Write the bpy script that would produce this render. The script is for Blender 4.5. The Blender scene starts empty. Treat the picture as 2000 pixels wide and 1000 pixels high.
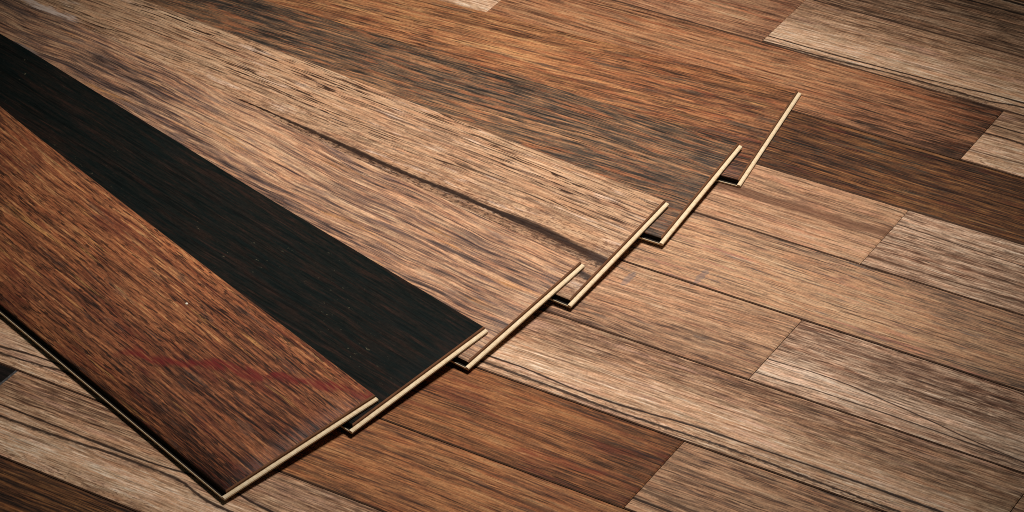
import bpy, bmesh, math, random
import numpy as np
from mathutils import Matrix, Vector

# ------------------------------------------------------------------ camera
F_PX, PITCH, YAW, ROLL = 5004.8003, 0.67945, 0.5315, -0.03308
ROW = 0.2 / 1.68                      # width of a floor board
CAM_H = 15.58404 * ROW
ORG = (-1.16408549, 1.97997139)       # floor point at the picture centre becomes the origin
SKEW, Y0 = 0.09109, 22.06107          # floor boards: skew of their cut ends, rows counted from Y0
sc = bpy.context.scene
COL = sc.collection
cam_d = bpy.data.cameras.new("camera")
cam = bpy.data.objects.new("camera", cam_d)
COL.objects.link(cam)
rot = (Matrix.Rotation(YAW, 4, 'Z') @ Matrix.Rotation(math.pi / 2 - PITCH, 4, 'X') @ Matrix.Rotation(ROLL, 4, 'Z'))
cam.matrix_world = Matrix.Translation((-ORG[0], -ORG[1], CAM_H)) @ rot
cam_d.sensor_width = 36
cam_d.lens = F_PX / 2000 * 36
cam_d.clip_start, cam_d.clip_end = 0.05, 60
sc.camera = cam

# ------------------------------------------------------------------ world, lamps, exposure
w = bpy.data.worlds.new("World")
sc.world = w
w.use_nodes = True
w.node_tree.nodes['Background'].inputs[0].default_value = (0.42, 0.62, 0.60, 1)
w.node_tree.nodes['Background'].inputs[1].default_value = 0.05
RIGHT = rot.to_3x3() @ Vector((1, 0, 0))
BACK = Vector((-math.sin(YAW), math.cos(YAW), 0))


def spot(name, pos, aim, power, size, blend, radius, color):
    d = bpy.data.lights.new(name, 'SPOT')
    d.energy, d.spot_size, d.spot_blend, d.shadow_soft_size, d.color = power, size, blend, radius, color
    o = bpy.data.objects.new(name, d)
    COL.objects.link(o)
    o.location = pos
    o.rotation_euler = (Vector(aim) - Vector(pos)).to_track_quat('-Z', 'Y').to_euler()
    return o


AIM = RIGHT * 0.0 + BACK * 0.11
AIM.z = 0
LP = AIM + RIGHT * 0.36 + BACK * 0.22
LP.z = 2.05
spot("studio_spot", LP, AIM, 288, math.radians(46), 1.0, 0.28, (1.0, 0.955, 0.925))
sc.view_settings.view_transform = 'Standard'
sc.view_settings.look = 'None'
sc.view_settings.exposure = 0
sc.view_settings.gamma = 1
sc.cycles.use_denoising = False
sc.cycles.filter_width = 1.0


# ------------------------------------------------------------------ material building
def lin(h):
    if not isinstance(h, str):
        return tuple(h)
    h = h.lstrip('#')
    o = []
    for i in (0, 2, 4):
        c = int(h[i:i + 2], 16) / 255
        o.append(c / 12.92 if c <= 0.04045 else ((c + 0.055) / 1.055) ** 2.4)
    return (*o, 1)


class G:
    """A small writer for shader node graphs."""

    def __init__(s, name):
        s.m = bpy.data.materials.new(name)
        s.m.use_nodes = True
        s.t = s.m.node_tree
        s.t.nodes.clear()

    def n(s, kind, **kw):
        nd = s.t.nodes.new(kind)
        for k, v in kw.items():
            setattr(nd, k, v)
        return nd

    def put(s, sock, v):
        if isinstance(v, bpy.types.NodeSocket):
            s.t.links.new(v, sock)
        elif isinstance(v, str):
            sock.default_value = lin(v)
        else:
            sock.default_value = v

    def ma(s, op, a, b=None, c=None, clamp=False):
        nd = s.n('ShaderNodeMath', operation=op, use_clamp=clamp)
        for i, x in enumerate((a, b, c)):
            if x is not None:
                s.put(nd.inputs[i], x)
        return nd.outputs[0]

    def add(s, *xs):
        r = xs[0]
        for x in xs[1:]:
            r = s.ma('ADD', r, x)
        return r

    def mul(s, a, b):
        return s.ma('MULTIPLY', a, b)

    def vec(s, x, y, z=0.0):
        nd = s.n('ShaderNodeCombineXYZ')
        for i, v in enumerate((x, y, z)):
            s.put(nd.inputs[i], v)
        return nd.outputs[0]

    def noise(s, U, V, su, sv, seed, detail=2.0, rough=0.5, dist=0.0):
        sv = min(sv, 560)
        nd = s.n('ShaderNodeTexNoise')
        s.put(nd.inputs['Vector'], s.vec(s.mul(U, su), s.mul(V, sv * 0.77), s.ma('MULTIPLY_ADD', V, sv * 0.64, seed)))
        nd.inputs['Scale'].default_value = 1
        nd.inputs['Detail'].default_value = detail
        nd.inputs['Roughness'].default_value = rough
        nd.inputs['Distortion'].default_value = dist
        return nd.outputs[0]

    def cen(s, x, amp):                      # (x-.5)*amp
        return s.ma('MULTIPLY_ADD', x, amp, -0.5 * amp)

    def step(s, x, lo, hi, to0=0.0, to1=1.0):
        nd = s.n('ShaderNodeMapRange', interpolation_type='SMOOTHSTEP')
        s.put(nd.inputs[0], x)
        s.put(nd.inputs[1], lo)
        s.put(nd.inputs[2], hi)
        nd.inputs[3].default_value = to0
        nd.inputs[4].default_value = to1
        return nd.outputs[0]

    def ramp(s, x, stops, interp='LINEAR'):
        nd = s.n('ShaderNodeValToRGB')
        cr = nd.color_ramp
        cr.interpolation = interp
        while len(cr.elements) < len(stops):
            cr.elements.new(0.5)
        for e, (p, c) in zip(cr.elements, stops):
            e.position = p
        for e, (p, c) in zip(cr.elements, stops):
            e.color = lin(c) if isinstance(c, str) else ((c, c, c, 1) if isinstance(c, float) else c)
        s.put(nd.inputs[0], x)
        return nd.outputs[0]

    def curve(s, x, pts):
        nd = s.n('ShaderNodeFloatCurve')
        mp = nd.mapping
        c = mp.curves[0]
        pts = sorted(pts)
        while len(c.points) < len(pts):
            c.points.new(0.5, 0.5)
        for p, (a, b) in zip(c.points, pts):
            p.location = (a, b)
            p.handle_type = 'AUTO_CLAMPED'
        mp.update()
        s.put(nd.inputs['Value'], x)
        return nd.outputs[0]

    def mix(s, f, a, b, blend='MIX'):
        nd = s.n('ShaderNodeMix', data_type='RGBA', blend_type=blend)
        s.put(nd.inputs[0], f)
        s.put(nd.inputs[6], a)
        s.put(nd.inputs[7], b)
        return nd.outputs[2]

    def out(s, color, rough=0.5, spec=0.35, height=None, dist=0.0004, bstr=0.6):
        b = s.n('ShaderNodeBsdfPrincipled')
        s.put(b.inputs['Base Color'], color)
        s.put(b.inputs['Roughness'], rough)
        b.inputs['Specular IOR Level'].default_value = spec
        if height is not None:
            bp = s.n('ShaderNodeBump')
            bp.inputs['Strength'].default_value = bstr
            bp.inputs['Distance'].default_value = dist
            s.put(bp.inputs['Height'], height)
            s.t.links.new(bp.outputs[0], b.inputs['Normal'])
        o = s.n('ShaderNodeOutputMaterial')
        s.t.links.new(b.outputs[0], o.inputs[0])
        return s.m


def smooth_noise_amp(x):
    return x


def wood(name, seed, L, W, pal, amps=(1.0, 1.0, 0.6), sc1=(3, 55), sc2=(14, 230), sc3=(50, 800), warp=(0.004, 0.0012),
         warp_sc=(2.2, 9), bias=None, ubias=None, dashes=(), tints=(), veins=(), specks=0.0, scratches=0.0, stains=(),
         grade=None, rough=0.55, spec=0.12, bump=0.5, band=None, blot=0.4, patches=(), lines=0.6, line_c=None, line_sv=1.0):
    g = G(name)
    uv = g.n('ShaderNodeUVMap', uv_map='grain')
    sp = g.n('ShaderNodeSeparateXYZ')
    g.t.links.new(uv.outputs[0], sp.inputs[0])
    U, V0 = sp.outputs[0], sp.outputs[1]
    S = seed * 7.31
    rv = random.Random(seed * 11 + 3)
    ru, rw = rv.uniform(0.75, 1.5), rv.uniform(0.78, 1.15)      # every board has its own coarseness of grain
    sc1, sc2 = (sc1[0] * ru, sc1[1] * rw), (sc2[0] * ru, sc2[1] * rw)
    line_sv *= rw
    sc1 = (sc1[0] * 1.5, sc1[1] * 2.0)
    sc2 = (sc2[0] * 0.75, sc2[1] * 1.35)
    sc3 = (sc3[0] * 0.75, sc3[1] * 0.9)
    amps = (amps[0] * 0.6, amps[1] * 1.2, amps[2] * 1.7)
    Us = g.ma('ADD', U, seed * 3.17)
    wa = g.cen(g.noise(Us, V0, warp_sc[0], warp_sc[1], S, 1), warp[0] * 3)
    wb = g.cen(g.noise(Us, V0, 9, 45, S + 1, 1), warp[1] * 3)
    V = g.add(V0, wa, wb)
    un = g.ma('DIVIDE', U, L)
    vn = g.ma('DIVIDE', V, W)
    n1 = g.noise(Us, V, sc1[0], sc1[1], S + 2, 3, 0.55)
    n2 = g.noise(Us, V, sc2[0], sc2[1], S + 3, 4, 0.65)
    n3 = g.noise(Us, V, sc3[0], sc3[1], S + 4, 2, 0.6)
    nb = g.noise(Us, V0, 4.5, 14, S + 5, 2, 0.5)
    t = g.add(0.5, g.cen(n1, amps[0] * 1.6), g.cen(n2, amps[1] * 1.4), g.cen(n3, amps[2] * 1.3), g.cen(nb, blot))
    if bias:
        t = g.add(t, g.cen(g.ramp(vn, [(a, b + 0.5) for a, b in bias], 'B_SPLINE' if len(bias) > 3 else 'EASE'), 1.0))
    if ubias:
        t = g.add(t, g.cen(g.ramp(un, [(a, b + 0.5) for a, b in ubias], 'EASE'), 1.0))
    n = len(pal)
    col = g.ramp(t, [(i / (n - 1), c) if isinstance(c, str) else c for i, c in enumerate(pal)])
    hue = g.noise(Us, V, 16, 170, S + 6, 3, 0.6)
    col = g.mix(0.65, col, g.ramp(hue, [(0.3, (1.14, 0.95, 0.86, 1)), (0.5, (1, 1, 1, 1)), (0.7, (0.86, 0.97, 1.02, 1))]), 'MULTIPLY')
    if grade:
        for i, (c, su, sv, lo, hi, st) in enumerate(grade):
            k = g.mul(g.step(g.noise(Us, V, su * 2.0, sv * 1.6, S + 20 + i, 4, 0.65), lo, hi), st)
            col = g.mix(k, col, c)
    mic = g.noise(Us, V0, 240, 420, S + 14, 2, 0.7)
    col = g.mix(1.0, col, g.ramp(mic, [(0.28, (0.74, 0.74, 0.75, 1)), (0.5, (1, 1, 1, 1)), (0.72, (1.22, 1.2, 1.18, 1))]), 'MULTIPLY')
    height = g.cen(n3, 0.6)
    if lines:                                # long growth lines and fine open pores in rows
        lc = line_c or (pal[0] if isinstance(pal[0], str) else '#2a1d16')
        la = g.step(g.noise(Us, V, 2.6, 230 * line_sv, S + 11, 2.5, 0.55), 0.43, 0.34)
        lb = g.step(g.noise(Us, V, 7.0, 400 * line_sv, S + 12, 2, 0.5), 0.44, 0.35)
        brk = g.step(g.noise(Us, V, 22, 60, S + 13, 3, 0.6), 0.36, 0.58, 0.3, 1)
        k = g.mul(g.ma('MAXIMUM', la, g.mul(lb, 0.8)), brk)
        height = g.add(height, g.mul(k, -0.8))
        col = g.mix(g.mul(k, lines), col, lc)
    if band:
        for (v0, v1, soft, c, st) in band:
            k = g.mul(g.mul(g.step(vn, v0 - soft, v0 + soft), g.step(vn, v1 - soft, v1 + soft, 1, 0)), st)
            k = g.mul(k, g.step(n2, 0.25, 0.6, 0.6, 1))
            col = g.mix(k, col, c)
    for i, d in enumerate(dashes):
        su, sv, th, soft, c, st = d[:6]
        nn = g.noise(Us, V, su * 0.95, sv * 1.7, S + 40 + i * 3, 1.6, 0.5)
        k = g.step(nn, th + 0.015, th + soft * 0.55 + 0.015)
        msk = g.noise(Us, V, 6, 32, S + 41 + i * 3, 2)
        k = g.mul(k, g.step(msk, 0.3, 0.62, d[6] if len(d) > 6 else 0.45, 1))
        if len(d) > 7:
            k = g.mul(k, g.ramp(vn, [(a, float(b)) for a, b in d[7]]))
        height = g.add(height, g.mul(k, -1.0))
        col = g.mix(g.mul(k, st), col, c)
    for i, vv in enumerate(veins):
        path, wd, c, st = vv[:4]
        fray = vv[4] if len(vv) > 4 else 0.5
        side = vv[5] if len(vv) > 5 else 0.0        # speckled halo on the lower side
        cv = g.mul(g.curve(un, [(a / L, b / W) for a, b in path]), W)
        jit = g.add(g.cen(g.noise(Us, V0, 9, 30, S + 60 + i, 2, 0.5), wd * 2.0 * fray), g.cen(g.noise(Us, V0, 130, 300, S + 70 + i, 2), wd * 1.8 * fray))
        dd = g.add(g.ma('SUBTRACT', V, cv), jit)
        wid = g.ma('MULTIPLY_ADD', g.noise(Us, Us, 16, 3, S + 80 + i, 2), wd * 1.6, wd * 0.25)
        if len(vv) > 6:
            wid = g.mul(wid, g.ma('MULTIPLY', g.ramp(un, [(a / L, b / 4) for a, b in vv[6]]), 4))
        k = g.ma('SUBTRACT', 1.0, g.step(g.ma('ABSOLUTE', dd), g.mul(wid, 0.35), wid))
        col = g.mix(g.mul(k, st), col, c)
        height = g.add(height, g.mul(k, -0.7))
        if side:
            hal = g.mul(g.step(dd, -side, -side * 0.15), g.step(dd, 0, wd, 1, 0))
            sp_ = g.step(g.noise(Us, V, 150, 420, S + 90 + i, 2), 0.52, 0.60)
            col = g.mix(g.mul(g.mul(hal, sp_), st * 0.8), col, c)
            col = g.mix(g.mul(hal, 0.25), col, c)
    for i, (path, wd, c, st, blend) in enumerate(stains):
        u0, u1 = min(p[0] for p in path), max(p[0] for p in path)
        cv = g.mul(g.curve(un, [(a / L, b / W) for a, b in path]), W)
        dd = g.ma('ABSOLUTE', g.add(g.ma('SUBTRACT', V0, cv), g.cen(g.noise(Us, V0, 22, 70, S + 100 + i, 3, 0.65), wd * 3.2)))
        k = g.step(dd, wd * 0.2, wd, 1, 0)
        k = g.mul(k, g.mul(g.step(U, u0 - 0.012, u0 + 0.006), g.step(U, u1 - 0.006, u1 + 0.012, 1, 0)))
        k = g.mul(k, g.step(g.noise(Us, V, 30, 320, S + 101 + i, 3), 0.34, 0.56, 0.35, 1))
        col = g.mix(g.mul(k, st), col, c, blend)
    for (pu, pv, ru, rv, c, st) in patches:        # worn or painted spots with their own outline
        a = g.ma('DIVIDE', g.ma('SUBTRACT', U, pu), ru)
        b = g.ma('DIVIDE', g.ma('SUBTRACT', V0, pv), rv)
        r = g.add(g.ma('MULTIPLY', a, a), g.ma('MULTIPLY', b, b), g.cen(g.noise(Us, V0, 60, 200, S + 7, 3, 0.6), 1.6))
        col = g.mix(g.mul(g.step(r, 0.5, 1.0, 1, 0), st), col, c)
    if scratches:
        k = g.step(g.noise(Us, V0, 90, 160, S + 8, 4, 0.75), 0.64, 0.74)
        k = g.mul(k, g.step(g.noise(Us, V0, 7, 12, S + 9, 2), 0.45, 0.65))
        col = g.mix(g.mul(k, scratches), col, '#7d745a')
    if specks:
        vo = g.n('ShaderNodeTexVoronoi', feature='F1')
        g.put(vo.inputs['Vector'], g.vec(g.mul(Us, 26), g.mul(V0, 34), 0))
        vo.inputs['Scale'].default_value = 1
        sx = g.n('ShaderNodeSeparateXYZ')
        g.t.links.new(vo.outputs['Color'], sx.inputs[0])
        rad = g.ma('MULTIPLY_ADD', sx.outputs[1], 0.035, 0.012)
        k = g.mul(g.ma('LESS_THAN', vo.outputs['Distance'], rad), g.ma('GREATER_THAN', sx.outputs[0], 1 - specks))
        col = g.mix(g.mul(k, 0.85), col, '#e6dcc6')
    rg = g.add(rough, g.cen(n2, 0.25))
    return g.out(col, rg, spec, height, 0.0005, bump)


def plain(name, c, rough=0.6, spec=0.3, var=0.25, su=30, sv=200, c2=None):
    g = G(name)
    tc = g.n('ShaderNodeTexCoord')
    sp = g.n('ShaderNodeSeparateXYZ')
    g.t.links.new(tc.outputs['Object'], sp.inputs[0])
    n1 = g.noise(g.add(sp.outputs[0], sp.outputs[2]), sp.outputs[1], su, sv, 3.3, 3, 0.6)
    a = lin(c)
    b = lin(c2) if c2 else tuple(x * (1 - var) for x in a[:3]) + (1,)
    return g.out(g.ramp(n1, [(0.3, b), (0.7, a)]), rough, spec, n1, 0.0003, 0.4)


M_CREAM = plain('pale_fibreboard', '#e0cba9', 0.7, 0.15, 0.12, 300, 300, '#cbb088')
M_EDGE = plain('stained_veneer_edge', '#7f563b', 0.7, 0.08, 0.3, 40, 40, '#62412c')
M_DARK = plain('painted_shade_edge', '#1d150f', 0.7, 0.15, 0.3, 40, 40)  # shade of the slot and near veneer side, put into the colour
M_GROOVE = plain('dark_stained_bevel', '#5a4030', 0.75, 0.12, 0.45, 60, 60)
M_SUB = plain('dark_underlay', '#15100c', 0.9, 0.1, 0.3, 30, 30)


# ------------------------------------------------------------------ mesh helpers
def link(name, me, parent=None, mats=()):
    o = bpy.data.objects.new(name, me)
    COL.objects.link(o)
    for m in mats:
        me.materials.append(m)
    if parent:
        o.parent = parent
    return o


def mesh(name, verts, faces, mi=None, uvs=None):
    me = bpy.data.meshes.new(name)
    me.from_pydata(verts, [], faces)
    if mi:
        me.polygons.foreach_set('material_index', mi)
    if uvs is not None:
        l = me.uv_layers.new(name='grain')
        for lp in me.loops:
            l.data[lp.index].uv = uvs[lp.vertex_index]
    me.update()
    return me


# ------------------------------------------------------------------ floor
floor_me = mesh('floor', [(-4, -3.2, -0.0095), (4, -3.2, -0.0095), (4, 3.2, -0.0095), (-4, 3.2, -0.0095),
                          (-4, -3.2, -0.03), (4, -3.2, -0.03), (4, 3.2, -0.03), (-4, 3.2, -0.03)],
                [(0, 1, 2, 3), (7, 6, 5, 4), (0, 4, 5, 1), (1, 5, 6, 2), (2, 6, 7, 3), (3, 7, 4, 0)])
floor = link('floor', floor_me, None, [M_SUB])
floor['kind'] = 'structure'
floor['label'] = 'dark underlay beneath staggered wood-look floor boards'


def fpos(X, Y, z):
    """Floor position from skewed row coordinates."""
    yr = Y + Y0
    return ((X + SKEW * yr) * ROW - ORG[0], yr * ROW - ORG[1], z)


def board(row, x0, x1, mat, lift=0.0):
    """One floor board: bevelled top, its own grain coordinates (u from the left end, v from the lower edge)."""
    gy, be, bl = 0.0035, 0.011, 0.017            # in row widths: half joint, bevel, bevel at the right end
    y0, y1 = row + gy, row + 1 - gy
    a0, a1 = x0 + 0.004, x1 - 0.004
    z, zm, zb = lift, lift - 0.0010, -0.009
    el = 0.002
    top = [(a0 + el, y0 + be), (a1 - bl, y0 + be), (a1 - bl, y1 - be * .8), (a0 + el, y1 - be * .8)]
    mid = [(a0, y0), (a1, y0), (a1, y1), (a0, y1)]
    vs, uv = [], []
    for ring, zz in ((top, z), (mid, zm), (mid, zb)):
        for (X, Y) in ring:
            vs.append(fpos(X, Y, zz))
            uv.append(((X - x0) * ROW, (Y - row) * ROW))
    f, mi = [(0, 1, 2, 3)], [0]
    for i in range(4):
        j = (i + 1) % 4
        f.append((4 + i, 4 + j, j, i))
        mi.append(0 if i in (1, 3) else 1)
    for i in range(4):
        j = (i + 1) % 4
        f.append((8 + i, 8 + j, 4 + j, 4 + i))
        mi.append(1)
    me = mesh('plank', vs, f, mi, uv)
    o = link('plank', me, floor, [mat, M_GROOVE])
    return o


BL = 5.6                                          # board length in row widths
LB, WB = BL * ROW, ROW


def rp(x0, pts):
    """Vein path given in row coordinates -> metres on the board."""
    return [((a - x0) * ROW, b * ROW) for a, b in pts]


PALE = ['#38261b', '#775640', '#a68061', '#c9a381', '#e2c6aa']
SPKL = ['#38261b', '#735340', '#a38066', '#c8a587', '#dfc0a5']
TAN = ['#3a2a22', '#6f5240', '#9c7557', '#b68c6a', '#c6a07e']
ORNG = ['#2f2018', '#603d28', '#8a5937', '#a47046', '#b6875b']
DARKB = ['#17110e', '#33231a', '#5a3a26', '#79502f', '#946a44']
BR_D = [(26, 420, 0.60, 0.07, '#2e1d15', 0.75, 0.5)]


def pale(name, seed, x0, va=None, vb=None, top=1.0, extra=(), **kw):
    va = va or [(-20, .2), (20, .2)]
    vb = vb or [(-20, .09), (20, .09)]
    return wood(name, seed, LB, WB, PALE, (0.55, 0.6, 0.55), (2.2, 60), (22, 300), (60, 800), (0.002, 0.0006),
                bias=[(0.0, .12), (0.2, .20), (0.36, .27), (0.52, .02), (0.8, -.10), (1.0, -.12 * top)],
                dashes=[(34, 460, 0.56, 0.08, '#4a3023', 0.72, 0.4, [(0, .35), (.25, .2), (.42, .25), (.6, .9), (1, 1)]),
                        (150, 480, 0.58, 0.08, '#5c3b2c', 0.6, 0.5, [(0, 1), (.12, 1), (.2, .1), (1, 0.05)])],
                veins=[(rp(x0, va), 0.0019, '#281a13', 0.95, 0.45), (rp(x0, vb), 0.0021, '#2c1d15', 0.9, 0.6, 0.006)] + list(extra),
                grade=[('#c99c86', 5, 60, .5, .7, .35)], **kw)


MATS = {}
MATS[(-7, -11.31)] = pale('pale_veined_board_a', 1, -11.31, [(-11.3, .15), (-10.42, .20), (-9.57, .153), (-9.05, .17), (-8.58, .205), (-7.83, .219), (-6.67, .226), (-5.7, .22)],
                          [(-11.3, .07), (-10.55, .098), (-10.06, .09), (-9.25, .07), (-8.75, .079), (-8.01, .097), (-7.16, .067), (-5.7, .06)])
MATS[(-1, -11.11)] = pale('pale_veined_board_b', 2, -11.11, [(-11.1, .138), (-10.35, .125), (-9.34, .157), (-8.9, .178), (-8.51, .209), (-8.23, .209), (-5.5, .22)],
                          [(-11.1, .02), (-10.21, .045), (-9.31, .087), (-8.91, .085), (-8.62, .085), (-8.2, .141), (-5.5, .14)])
MATS[(-9, -16.95)] = pale('pale_veined_board_c', 3, -16.95, [(-16.9, .18), (-14.58, .188), (-14.31, .224), (-13.96, .246), (-11.4, .25)],
                          [(-16.9, .11), (-14.51, .113), (-14.07, .152), (-13.8, .181), (-11.4, .18)])
MATS[(-10, -14.2)] = pale('brown_veined_board', 4, -14.2, [(-14.2, .546), (-13.43, .543), (-12.86, .54), (-12.42, .548), (-11.63, .61), (-11.21, .56), (-8.6, .5)],
                          [(-14.2, .42), (-13.21, .45), (-12.59, .49), (-12.14, .50), (-11.52, .38), (-8.6, .35)])
MATS[(-2, -8.355)] = pale('pale_streaked_board', 5, -8.355, [(-8.4, .705), (-8.0, .702), (-5, .70)], [(-8.4, .534), (-8.14, .541), (-7.92, .528), (-5, .5)],
                          0.0, [(rp(-8.355, [(-8.4, .2), (-5, .25)]), 0.0016, '#4a3226', .8, .5)])
MATS[(-2, -19.5)] = pale('pale_plain_board', 6, -19.5, [(-19.5, .9), (-13.9, .9)], [(-19.5, .95), (-13.9, .95)], 0.4)
SPK = dict(dashes=[(60, 430, 0.54, 0.08, '#4b3020', 0.7, 0.4, [(0, .5), (.4, .5), (.55, 1), (1, 1)]), (26, 520, .6, .07, '#3a251a', .7, .4)])
MATS[(-4, -8.415)] = wood('speckled_board_a', 7, LB, WB, SPKL, (1.0, .7, .6), (2.2, 50), (18, 260), (60, 800), (.003, .0008),
                          blot=.2, bias=[(0, .06), (.3, .0), (.55, .02), (.85, .15), (1, .08)],
                          veins=[(rp(-8.415, [(-8.4, .72), (-5, .60)]), .0013, '#33221a', .85, .5), (rp(-8.415, [(-8.4, .14), (-5, .2)]), .0022, '#4a3122', .8, .8)], **SPK)
MATS[(-6, -8.46)] = wood('speckled_board_b', 8, LB, WB, SPKL, (1.0, .7, .6), (2.2, 50), (18, 260), (60, 800), (.003, .0008),
                         blot=.2, bias=[(0, .0), (.2, .20), (.42, .22), (.56, -.04), (.85, -.02), (1, .12)],
                         veins=[(rp(-8.46, [(-8.5, .35), (-7.95, .372), (-7.17, .31), (-6.13, .169), (-5, .1)]), .0013, '#33221a', .9, .4),
                                (rp(-8.46, [(-8.45, .13), (-8.27, .132), (-7.84, .155), (-5, .13)]), .0014, '#33221a', .9, .4),
                                (rp(-8.46, [(-8.45, .93), (-7.8, .82), (-5, .7)]), .0020, '#4a3026', .55, .9)], **SPK)
MATS[(-4, -14.0)] = wood('tan_streaked_board', 9, LB, WB, TAN, (.8, .7, .55), (1.8, 55), (16, 250), (55, 800), (.004, .0008),
                         bias=[(0, .12), (.25, .2), (.45, .06), (.56, -.22), (.66, -.06), (.8, .12), (1, .06)],
                         veins=[(rp(-14.0, [(-14, .50), (-9.12, .551), (-8.79, .555), (-8.4, .611)]), .010, '#5d3c2b', .62, .5)],
                         dashes=[(22, 480, .6, .07, '#3a251a', .7, .4)], grade=[('#b47c63', 6, 70, .5, .7, .35)])
FINE = dict(dashes=[(24, 520, .59, .08, '#332219', .7, .35), (60, 600, .62, .08, '#4d3a30', .5, .4)])
MATS[(-5, -11.2)] = wood('orange_tan_board', 10, LB, WB, ['#3a2f29', '#6f5644', '#9e775a', '#b78d69', '#c6a17d'], (.8, .8, .6), (2.0, 60), (12, 230), (50, 700), (.005, .001),
                         bias=[(0, .0), (.4, .10), (.7, .04), (1, -.02)], ubias=[(0, .06), (.55, .08), (.75, -.03), (1, -.1)],
                         grade=[('#5f5a58', 9, 130, .58, .7, .6), ('#b06a5c', 5, 90, .56, .7, .4)],
                         patches=[(1.615 * ROW, .13 * ROW, .005, .016, '#54545a', .4)], **FINE)
MATS[(-6, -14.06)] = wood('tan_fine_board', 11, LB, WB, TAN, (.9, .8, .6), (2.0, 60), (12, 240), (50, 700), (.008, .0012), warp_sc=(4, 9),
                          bias=[(0, -.04), (.3, .06), (.7, .14), (1, .08)], grade=[('#615750', 9, 120, .57, .7, .55), ('#b07a5e', 5, 80, .55, .7, .4)],
                          patches=[((-10.155 + 14.06) * ROW, .78 * ROW, .005, .017, '#585a60', .4), ((-9.6 + 14.06) * ROW, 1.0 * ROW, .004, .006, '#54545a', .35)], **FINE)
MATS[(-8, -8.52)] = wood('tan_striped_board', 12, LB, WB, TAN, (.9, .8, .6), (1.8, 60), (14, 250), (55, 800), (.003, .0008),
                         bias=[(0, .1), (.2, .04), (.5, .12), (.8, -.02), (1, -.08)],
                         veins=[(rp(-8.52, [(-8.5, .149), (-5, .15)]), .0024, '#2a1c14', .95, .3), (rp(-8.52, [(-8.5, .259), (-5, .25)]), .003, '#3a271c', .7, .8)],
                         dashes=[(26, 480, .57, .07, '#3a251a', .75, .4)])
REDB = [(20, 460, .60, .08, '#231712', .75, .4)]
MATS[(-8, -14.12)] = wood('reddish_board', 13, LB, WB, ['#2a1b14', '#55351f', '#7d4e2f', '#98643c', '#ab7a50'], (.9, .8, .6), (2.4, 45), (12, 200), (45, 650), (.005, .001), dashes=REDB, specks=.04,
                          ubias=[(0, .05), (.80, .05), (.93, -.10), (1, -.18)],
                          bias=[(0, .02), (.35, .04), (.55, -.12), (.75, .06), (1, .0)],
                          grade=[('#632a1c', 5, 50, .50, .66, .55), ('#4e4236', 9, 100, .58, .7, .45)],
                          stains=[([(4.4 * ROW, .22 * ROW), (4.9 * ROW, .26 * ROW), (5.2 * ROW, .28 * ROW)], .006, '#7a2a1c', .5, 'MIX')])
MATS[(-9, -11.35)] = wood('orange_brown_board_a', 14, LB, WB, ORNG, (.9, .8, .6), (2.4, 50), (12, 200), (45, 650), (.005, .001), dashes=REDB, specks=.03,
                          bias=[(0, .04), (.5, .06), (1, .0)], grade=[('#5c4a3a', 9, 100, .56, .7, .5), ('#a3562f', 5, 60, .5, .68, .35)])
MATS[(-2, -13.955)] = wood('orange_brown_board_b', 15, LB, WB, ['#2f2018', '#654430', '#936446', '#ab7a54', '#bc9068'], (.8, .8, .6), (2.4, 50), (14, 220), (45, 650), (.005, .001), dashes=REDB, specks=.03,
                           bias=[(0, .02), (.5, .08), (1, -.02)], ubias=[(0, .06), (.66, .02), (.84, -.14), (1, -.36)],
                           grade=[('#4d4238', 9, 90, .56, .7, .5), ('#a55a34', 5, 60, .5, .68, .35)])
MATS[(-1, -16.71)] = wood('orange_brown_board_c', 16, LB, WB, ['#2f2018', '#684634', '#976a4e', '#b1825e', '#c19772'], (.8, .8, .6), (2.4, 50), (14, 220), (45, 650), (.006, .001), dashes=REDB, specks=.03,
                          bias=[(0, .04), (.5, .06), (1, .0)], ubias=[(0, .06), (.9, .03), (1, -.10)], grade=[('#b2603c', 5, 60, .5, .68, .45), ('#6b5a44', 9, 100, .57, .7, .4)])
MATS[(-3, -11.15)] = wood('dark_brown_board_a', 17, LB, WB, DARKB, (1.0, .9, .6), (2.4, 50), (12, 200), (45, 650), (.005, .001), dashes=[(20, 440, .58, .08, '#16100d', .8, .45)],
                          bias=[(0, .08), (.3, .04), (.7, -.02), (1, .0)], grade=[('#3f3f36', 9, 90, .54, .68, .55), ('#5c2a22', 5, 50, .54, .7, .5)])
MATS[(-11, -17.0)] = wood('dark_brown_board_b', 18, LB, WB, DARKB, (.9, .9, .6), (2.4, 50), (12, 200), (45, 650), (.005, .001), dashes=[(20, 440, .58, .08, '#16100d', .8, .45)])
MATS[(0, -13.93)] = wood('brown_striped_board', 19, LB, WB, ['#2c2019', '#5f4635', '#8c6a50', '#ab876a', '#c2a284'], (.9, .8, .6), (2.2, 60), (16, 260), (60, 800), (.003, .0008),
                         dashes=[(30, 470, .57, .08, '#33231a', .75, .4)], bias=[(0, -.04), (.3, .0), (.6, -.05), (.82, .0), (.9, .15), (1, .2)],
                         veins=[(rp(-13.93, [(-13.9, .78), (-9.6, .77), (-8.3, .75)]), .0022, '#1d140f', .95, .4), (rp(-13.93, [(-13.9, .97), (-9, .95), (-8.3, .93)]), .0035, '#1d140f', .95, .4)])
MATS[(-10, -19.8)] = wood('black_board', 20, LB, WB, ['#0b0a09', '#15110f', '#211916', '#2c221c'], (.7, .6, .6), rough=.45)
POOL = list(MATS.values())

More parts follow.
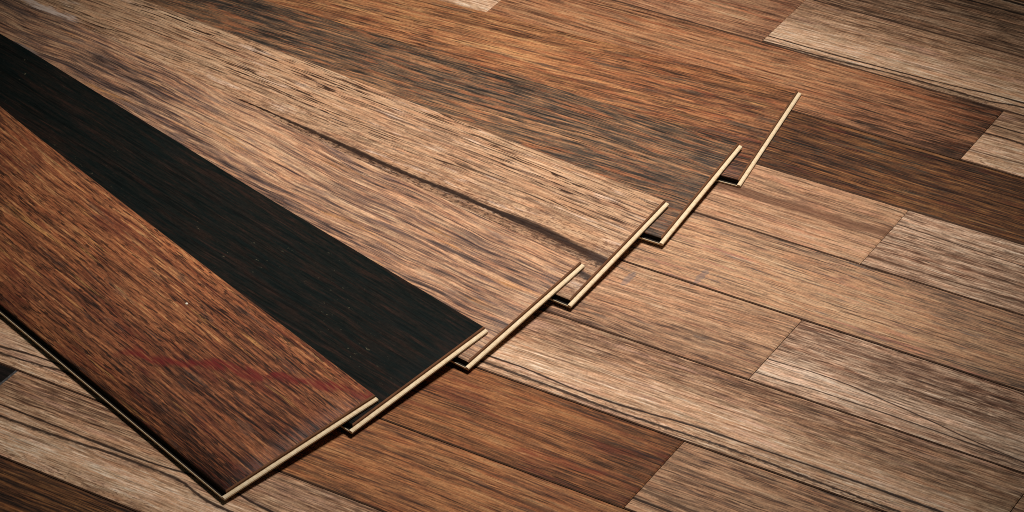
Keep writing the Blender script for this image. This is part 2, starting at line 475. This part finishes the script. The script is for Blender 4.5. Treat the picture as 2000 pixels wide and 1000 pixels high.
JOINT = {0: -13.93, -1: -11.11, -2: -13.955, -3: -11.15, -4: -14.0, -5: -11.2, -6: -14.06, -7: -11.31, -8: -14.12, -9: -11.35, -10: -14.2, -11: -11.4}
rng = random.Random(4)
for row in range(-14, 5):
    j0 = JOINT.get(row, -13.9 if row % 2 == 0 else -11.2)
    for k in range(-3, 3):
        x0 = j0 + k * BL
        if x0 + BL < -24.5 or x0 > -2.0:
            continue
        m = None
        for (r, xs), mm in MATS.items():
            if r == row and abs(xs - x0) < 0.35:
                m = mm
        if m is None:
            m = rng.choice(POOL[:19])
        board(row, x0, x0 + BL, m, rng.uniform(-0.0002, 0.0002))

# ------------------------------------------------------------------ loose planks
TH, WP, LP_ = 0.0075, 0.2, 1.2
NS, NV = 61, 31
SS = np.linspace(0, LP_, NS)


def drape(planks):
    """Lay each plank (x, y, angle; lowest first) across the ones below it: heights of its two long lower edges."""
    out, vv = [], np.linspace(0, WP, NV)
    for i, (x, y, t) in enumerate(planks):
        U = np.array([np.cos(t), np.sin(t)])
        N = np.array([-U[1], U[0]])
        X = x - SS[:, None] * U[0] + vv[None] * N[0]
        Y = y - SS[:, None] * U[1] + vv[None] * N[1]
        H = np.zeros_like(X) + (0.0042 if i else 0)
        for (px, py, pt), (zl, zr) in zip(planks[:i], out):
            u = np.array([np.cos(pt), np.sin(pt)])
            n = np.array([-u[1], u[0]])
            s = -((X - px) * u[0] + (Y - py) * u[1])
            v = (X - px) * n[0] + (Y - py) * n[1]
            ins = (s > -.006) & (s < LP_) & (v > -.004) & (v < WP)
            f = np.clip(v / WP, 0, 1)
            z = np.interp(s, SS, zl) * (1 - f) + np.interp(s, SS, zr) * f + TH
            H = np.where(ins, np.maximum(H, z), H)
        zl, zr, c = np.zeros(NS), np.zeros(NS), NV // 2
        for a in range(NS):
            h = H[a]
            li, ri = np.arange(0, c + 1), np.arange(c, NV)
            A, B = h[li][:, None], h[ri][None]
            va, vb = vv[li][:, None], vv[ri][None]
            wt = np.where(vb > va, (vv[c] - va) / np.maximum(vb - va, 1e-9), 0)
            m = A + (B - A) * wt
            k = np.unravel_index(np.argmax(m), m.shape)
            ia, ib = li[k[0]], ri[k[1]]
            if ia == ib:
                lo = np.max((h[c + 1:] - h[c]) / (vv[c + 1:] - vv[c]))
                hi = np.min((h[:c] - h[c]) / (vv[:c] - vv[c]))
                g = np.clip(0, min(lo, hi), max(lo, hi))
            else:
                g = (h[ib] - h[ia]) / (vv[ib] - vv[ia])
            zl[a], zr[a] = m[k] - g * WP / 2, m[k] + g * WP / 2

        def sm(z):
            ds = SS[1] - SS[0]
            r = max(1, int(.025 / ds))
            zp = np.pad(z, r, mode='edge')
            mx = np.array([zp[j:j + 2 * r + 1].max() for j in range(NS)])
            zp = np.pad(mx, 3 * r, mode='edge')
            kk = np.arange(-3 * r, 3 * r + 1) * ds
            gk = np.exp(-.5 * (kk / .04) ** 2)
            return np.convolve(zp, gk / gk.sum(), 'valid')
        zl2, zr2 = sm(zl), sm(zr)
        f = vv / WP
        pen = sm((H - (zl2[:, None] * (1 - f) + zr2[:, None] * f)).max(1).clip(0))
        out.append((zl2 + pen + .0004, zr2 + pen + .0004))
    return out


# x, y, angle, skew of the cut end; lowest plank first
PL = [(-0.99051, 2.22148, 0.05596, -0.01061), (-1.02, 2.07627, 0.00169, 0.01936), (-1.0606, 1.92961, -0.08245, 0.01501),
      (-1.10932, 1.7857, -0.14325, 0.03022), (-1.16746, 1.6406, -0.23746, 0.02282), (-1.23017, 1.49378, -0.32121, 0.01291)]
HT = drape([p[:3] for p in PL])


def place(i, s, v, z):
    """Point of plank i: s back from its sawn end, v across from its near edge, z above its underside."""
    x, y, t, kq = PL[i]
    U, N = (math.cos(t), math.sin(t)), (-math.sin(t), math.cos(t))
    q = s - kq * v
    f = v / WP
    zz = float(np.interp(s, SS, HT[i][0]) * (1 - f) + np.interp(s, SS, HT[i][1]) * f)
    return (x - q * U[0] + v * N[0] - ORG[0], y - q * U[1] + v * N[1] - ORG[1], zz + z)


def sweep(i, prof, stations, along):
    """Sweep a closed profile of plank i. along='s': profile is (v, z); along='v': profile is (s, z)."""
    vs = []
    for q in stations:
        for (a, z) in prof:
            vs.append(place(i, q, a, z) if along == 's' else place(i, a, q, z))
    n, f = len(prof), []
    for k in range(len(stations) - 1):
        for j in range(n):
            jj = (j + 1) % n
            f.append((k * n + j, k * n + jj, (k + 1) * n + jj, (k + 1) * n + j))
    f.append(tuple(range(n)))
    f.append(tuple(reversed([(len(stations) - 1) * n + j for j in range(n)])))
    me = mesh('part', vs, f)
    bm = bmesh.new()
    bm.from_mesh(me)
    bmesh.ops.recalc_face_normals(bm, faces=bm.faces)
    bm.to_mesh(me)
    bm.free()
    return me


def veneer(i):
    zt, zb = TH, 0.0040
    ce, cl = 0.0014, 0.0010                      # bevel at the sawn end, at the long edges
    st = [ce] + [float(x) for x in np.linspace(0.03, LP_ - 0.004, 44)]
    nv = 6
    vt = np.linspace(cl, WP - cl, nv)
    vs, uv, f, mi = [], [], [], []

    def add(s, v, z):
        vs.append(place(i, s, v, z))
        uv.append((s, v))
        return len(vs) - 1
    grid = [[add(s, float(v), zt) for v in vt] for s in st]
    for a in range(len(st) - 1):
        for b in range(nv - 1):
            f.append((grid[a][b], grid[a][b + 1], grid[a + 1][b + 1], grid[a + 1][b]))
            mi.append(0)
    # outer rings: bevel edge then bottom
    ring_t = [(k, 0) for k in range(len(st) - 1, 0, -1)] + [(0, b) for b in range(nv)] + [(k, nv - 1) for k in range(1, len(st))]
    rt, rm, rb = [], [], []
    for (a, b) in ring_t:
        rt.append(grid[a][b])
        s = st[a] if a else 0.0
        v = 0.0 if b == 0 else (WP if b == nv - 1 else float(vt[b]))
        rm.append(add(s, v, zt - 0.0013))
        rb.append(add(s, v, zb))
    na = len(st) - 1
    for k in range(len(ring_t) - 1):
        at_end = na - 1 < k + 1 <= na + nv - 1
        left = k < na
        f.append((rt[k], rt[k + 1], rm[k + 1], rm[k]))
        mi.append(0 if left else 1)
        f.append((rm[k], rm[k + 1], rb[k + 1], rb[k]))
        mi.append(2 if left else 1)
    me = mesh('veneer', vs, f, mi, uv)
    bm = bmesh.new()
    bm.from_mesh(me)
    bmesh.ops.recalc_face_normals(bm, faces=bm.faces)
    if sum(fc.normal.z for fc in bm.faces if fc.material_index == 0) < 0:
        bmesh.ops.reverse_faces(bm, faces=bm.faces)
    bm.to_mesh(me)
    bm.free()
    return me


LABELS = [
    'lowest orange-brown laminate plank of the fan, its sawn end farthest right',
    'laminate plank with charcoal-grey streaks over reddish brown, between orange and pale planks',
    'pale beige laminate plank with one long dark brown vein',
    'tan laminate plank with wavy purplish-grey grain beside the black plank',
    'black laminate plank with faint scratches, under the front red-brown plank',
    'topmost red-brown laminate plank in front with a red paint smear']

PM = []
PM.append(wood('orange_wood', 31, LP_, WP, ['#2c1e17', '#5c3d2b', '#8a5a3b', '#a57049', '#ba8b5c'], (.9, 1.0, .7), (2.2, 45), (11, 180), (40, 600), (.005, .0012),
               dashes=[(34, 330, .60, .07, '#2a1a13', .85, .4), (18, 420, .62, .06, '#33231a', .7, .4)], specks=.05,
               bias=[(0, -.12), (.25, -.10), (.45, .02), (.75, .14), (1, .06)], ubias=[(0, -.16), (.15, -.08), (.35, .06), (1, .04)],
               grade=[('#8f4a30', 5, 60, .50, .68, .5), ('#4a4238', 7, 70, .55, .67, .6), ('#c09258', 6, 90, .57, .72, .35)]))
PM.append(wood('charcoal_streaked_wood', 32, LP_, WP, ['#2b2622', '#4a3d33', '#6f5540', '#8f6647', '#ab7f5a'], (1.0, 1.1, .8), (2.4, 50), (11, 170), (42, 600), (.005, .0014),
               dashes=[(16, 330, .57, .08, '#1b1815', .85, .3)], specks=.05, lines=.6, line_c='#231c18',
               bias=[(0, .12), (.25, .03), (.5, .04), (.72, -.06), (.9, -.16), (1, .0)], ubias=[(0, -.03), (.4, .02), (.7, .06), (1, .06)],
               grade=[('#322e2a', 9, 80, .51, .64, .6), ('#a0603c', 9, 100, .51, .66, .55), ('#56585a', 24, 260, .62, .74, .45)]))
PM.append(wood('pale_beige_wood', 33, LP_, WP, ['#47332a', '#82604a', '#b08867', '#c29b78', '#d2af8c'], (.6, .7, .55), (2, 45), (20, 240), (60, 700), (.003, .0008),
               bias=[(0, .02), (.3, .0), (.5, .0), (.75, .04), (.92, .10), (1, .08)],
               dashes=[(26, 300, .555, .06, '#2e1c13', .95, .3, [(0, .4), (.3, .2), (.5, .3), (.62, 1), (1, 1)]),
                       (110, 300, .56, .08, '#5c3824', .7, .4, [(0, 1), (.5, 1), (.7, .2), (1, .1)]),
                       (11, 260, .60, .05, '#2e1c13', .85, .3, [(0, .3), (.5, .3), (.65, 1), (1, 1)])],
               veins=[([(0, .072), (.0228, .074), (.0979, .0815), (.1698, .0825), (.2089, .0853), (.2833, .0854), (.3621, .0893), (.4428, .0932), (.5284, .0965), (.62, .088), (1.2, .07)], .0032, '#24150e', .95, .5, .03, [(0, 2.6), (.12, 2.4), (.2, 2.0), (.35, 1.4), (.5, .6), (.56, .3)]),
                      ([(0, .041), (.0409, .0482), (.0883, .0562), (.1364, .0643), (.2, .066), (1.2, .066)], .0028, '#2a1d16', .85, .5, .01, [(0, 2.6), (.06, 1.6), (.115, .3), (.15, 0.05)])],
               patches=[(.02, .074, .12, .007, '#43291a', .3)],
               stains=[([(.845, .1155), (.93, .119), (1.05, .124)], .011, '#cdb6a6', .95, 'MIX')],
               grade=[('#b28560', 5, 40, .48, .7, .4), ('#e0c4ac', 8, 90, .56, .7, .5)]))
PM.append(wood('tan_wavy_wood', 34, LP_, WP, ['#352925', '#674f41', '#987056', '#b68d6b', '#c9a17e'], (1.2, 1.0, .7), (2.6, 42), (9, 150), (36, 520), (.0055, .0014), warp_sc=(8, 12),
               dashes=[(12, 240, .60, .08, '#33272a', .8, .3)], scratches=.25, lines=.7, line_c='#493a36', line_sv=1.0,
               bias=[(0, .14), (.12, .08), (.3, -.06), (.5, -.04), (.75, .06), (1, .1)], ubias=[(0, .05), (.4, .0), (.6, -.08), (1, -.1)],
               stains=[([(.80, .127), (.87, .129), (1.0, .134)], .0035, '#83766f', .7, 'MIX')],
               grade=[('#705b52', 7, 80, .53, .66, .6), ('#3a2f2c', 6, 60, .60, .70, .6), ('#c4884a', 4, 50, .58, .72, .45)]))
PM.append(wood('black_wood', 35, LP_, WP, ['#060c0b', '#0f1412', '#1c1814', '#30211b'], (.9, .8, .6), (2.6, 40), (14, 160), (40, 500), (.005, .001),
               specks=.05, scratches=.45, rough=.7, spec=.05, grade=[('#0c1616', 5, 30, .45, .7, .35), ('#2b1c16', 6, 60, .52, .68, .5)], lines=.5, line_c='#050505'))
PM.append(wood('red_brown_wood', 36, LP_, WP, ['#221612', '#502f20', '#7c4a2f', '#9a603d', '#b58354'], (.65, .85, .7), (2.6, 40), (12, 150), (40, 520), (.006, .0014),
               dashes=[(58, 250, .585, .06, '#201713', .8, .35), (40, 300, .6, .06, '#291b14', .75, .4)], specks=.10, lines=.45, scratches=.3,
               bias=[(0, -.04), (.3, -.04), (.55, .05), (.8, .10), (1, .10)], ubias=[(0, -.16), (.12, -.10), (.3, .04), (.45, .0), (.6, -.1), (1, -.1)],
               grade=[('#5d2a20', 5, 30, .50, .66, .55), ('#c08a50', 3, 60, .60, .72, .6), ('#3a3430', 8, 60, .56, .68, .5)],
               stains=[([(-.0032, .1959), (.0538, .1694), (.0986, .145), (.1129, .128), (.1601, .1116), (.1909, .0823), (.2223, .0636), (.249, .0518)], .0115, '#64191a', .75, 'MIX')]))

CORE_ST = [0.0] + [float(x) for x in np.linspace(0.03, LP_ - 0.004, 44)]
for i in range(6):
    x, y, t, kq = PL[i]
    root = bpy.data.objects.new('laminate_plank', None)
    COL.objects.link(root)
    root.empty_display_size = 0.05
    base = Vector(place(i, 0.0, WP / 2, 0.0))
    root.location = base
    root['label'], root['category'], root['group'] = LABELS[i], 'plank', 'loose laminate planks fanned out on the floor'
    inv = Matrix.Translation(-base)
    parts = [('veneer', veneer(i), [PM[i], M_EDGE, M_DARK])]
    core = sweep(i, [(0.0005, 0.0002), (WP - 0.0005, 0.0002), (WP - 0.0005, 0.00395), (0.0005, 0.00395)], CORE_ST, 's')
    parts.append(('core', core, [M_CREAM]))
    # tongue along the sawn end: (s, z), rounded outer corners
    tv = [-0.0052, 0.0, 0.05, 0.1, 0.15, WP - 0.002, WP + 0.0005]
    parts.append(('tongue', sweep(i, [(0.0, 0.0), (-0.0036, 0.0), (-0.0044, 0.0008), (-0.0044, 0.0026), (-0.0034, 0.0036), (0.0, 0.0038)], tv, 'v'), [M_CREAM]))
    # lower lip along the near long edge: channel coloured dark as if in shade, and raised pale rim
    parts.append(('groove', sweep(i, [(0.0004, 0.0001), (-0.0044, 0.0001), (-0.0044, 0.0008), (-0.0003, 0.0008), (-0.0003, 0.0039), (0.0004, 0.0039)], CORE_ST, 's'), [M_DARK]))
    parts.append(('lip', sweep(i, [(-0.0046, 0.0), (-0.0055, 0.0002), (-0.0055, 0.0020), (-0.0052, 0.0024), (-0.0049, 0.0024), (-0.0046, 0.0020)], CORE_ST, 's'), [M_CREAM]))
    for nm, me, mats in parts:
        me.transform(inv)
        o = link(nm, me, root, mats)
        if nm == 'veneer':
            for p in me.polygons:
                p.use_smooth = p.material_index == 0
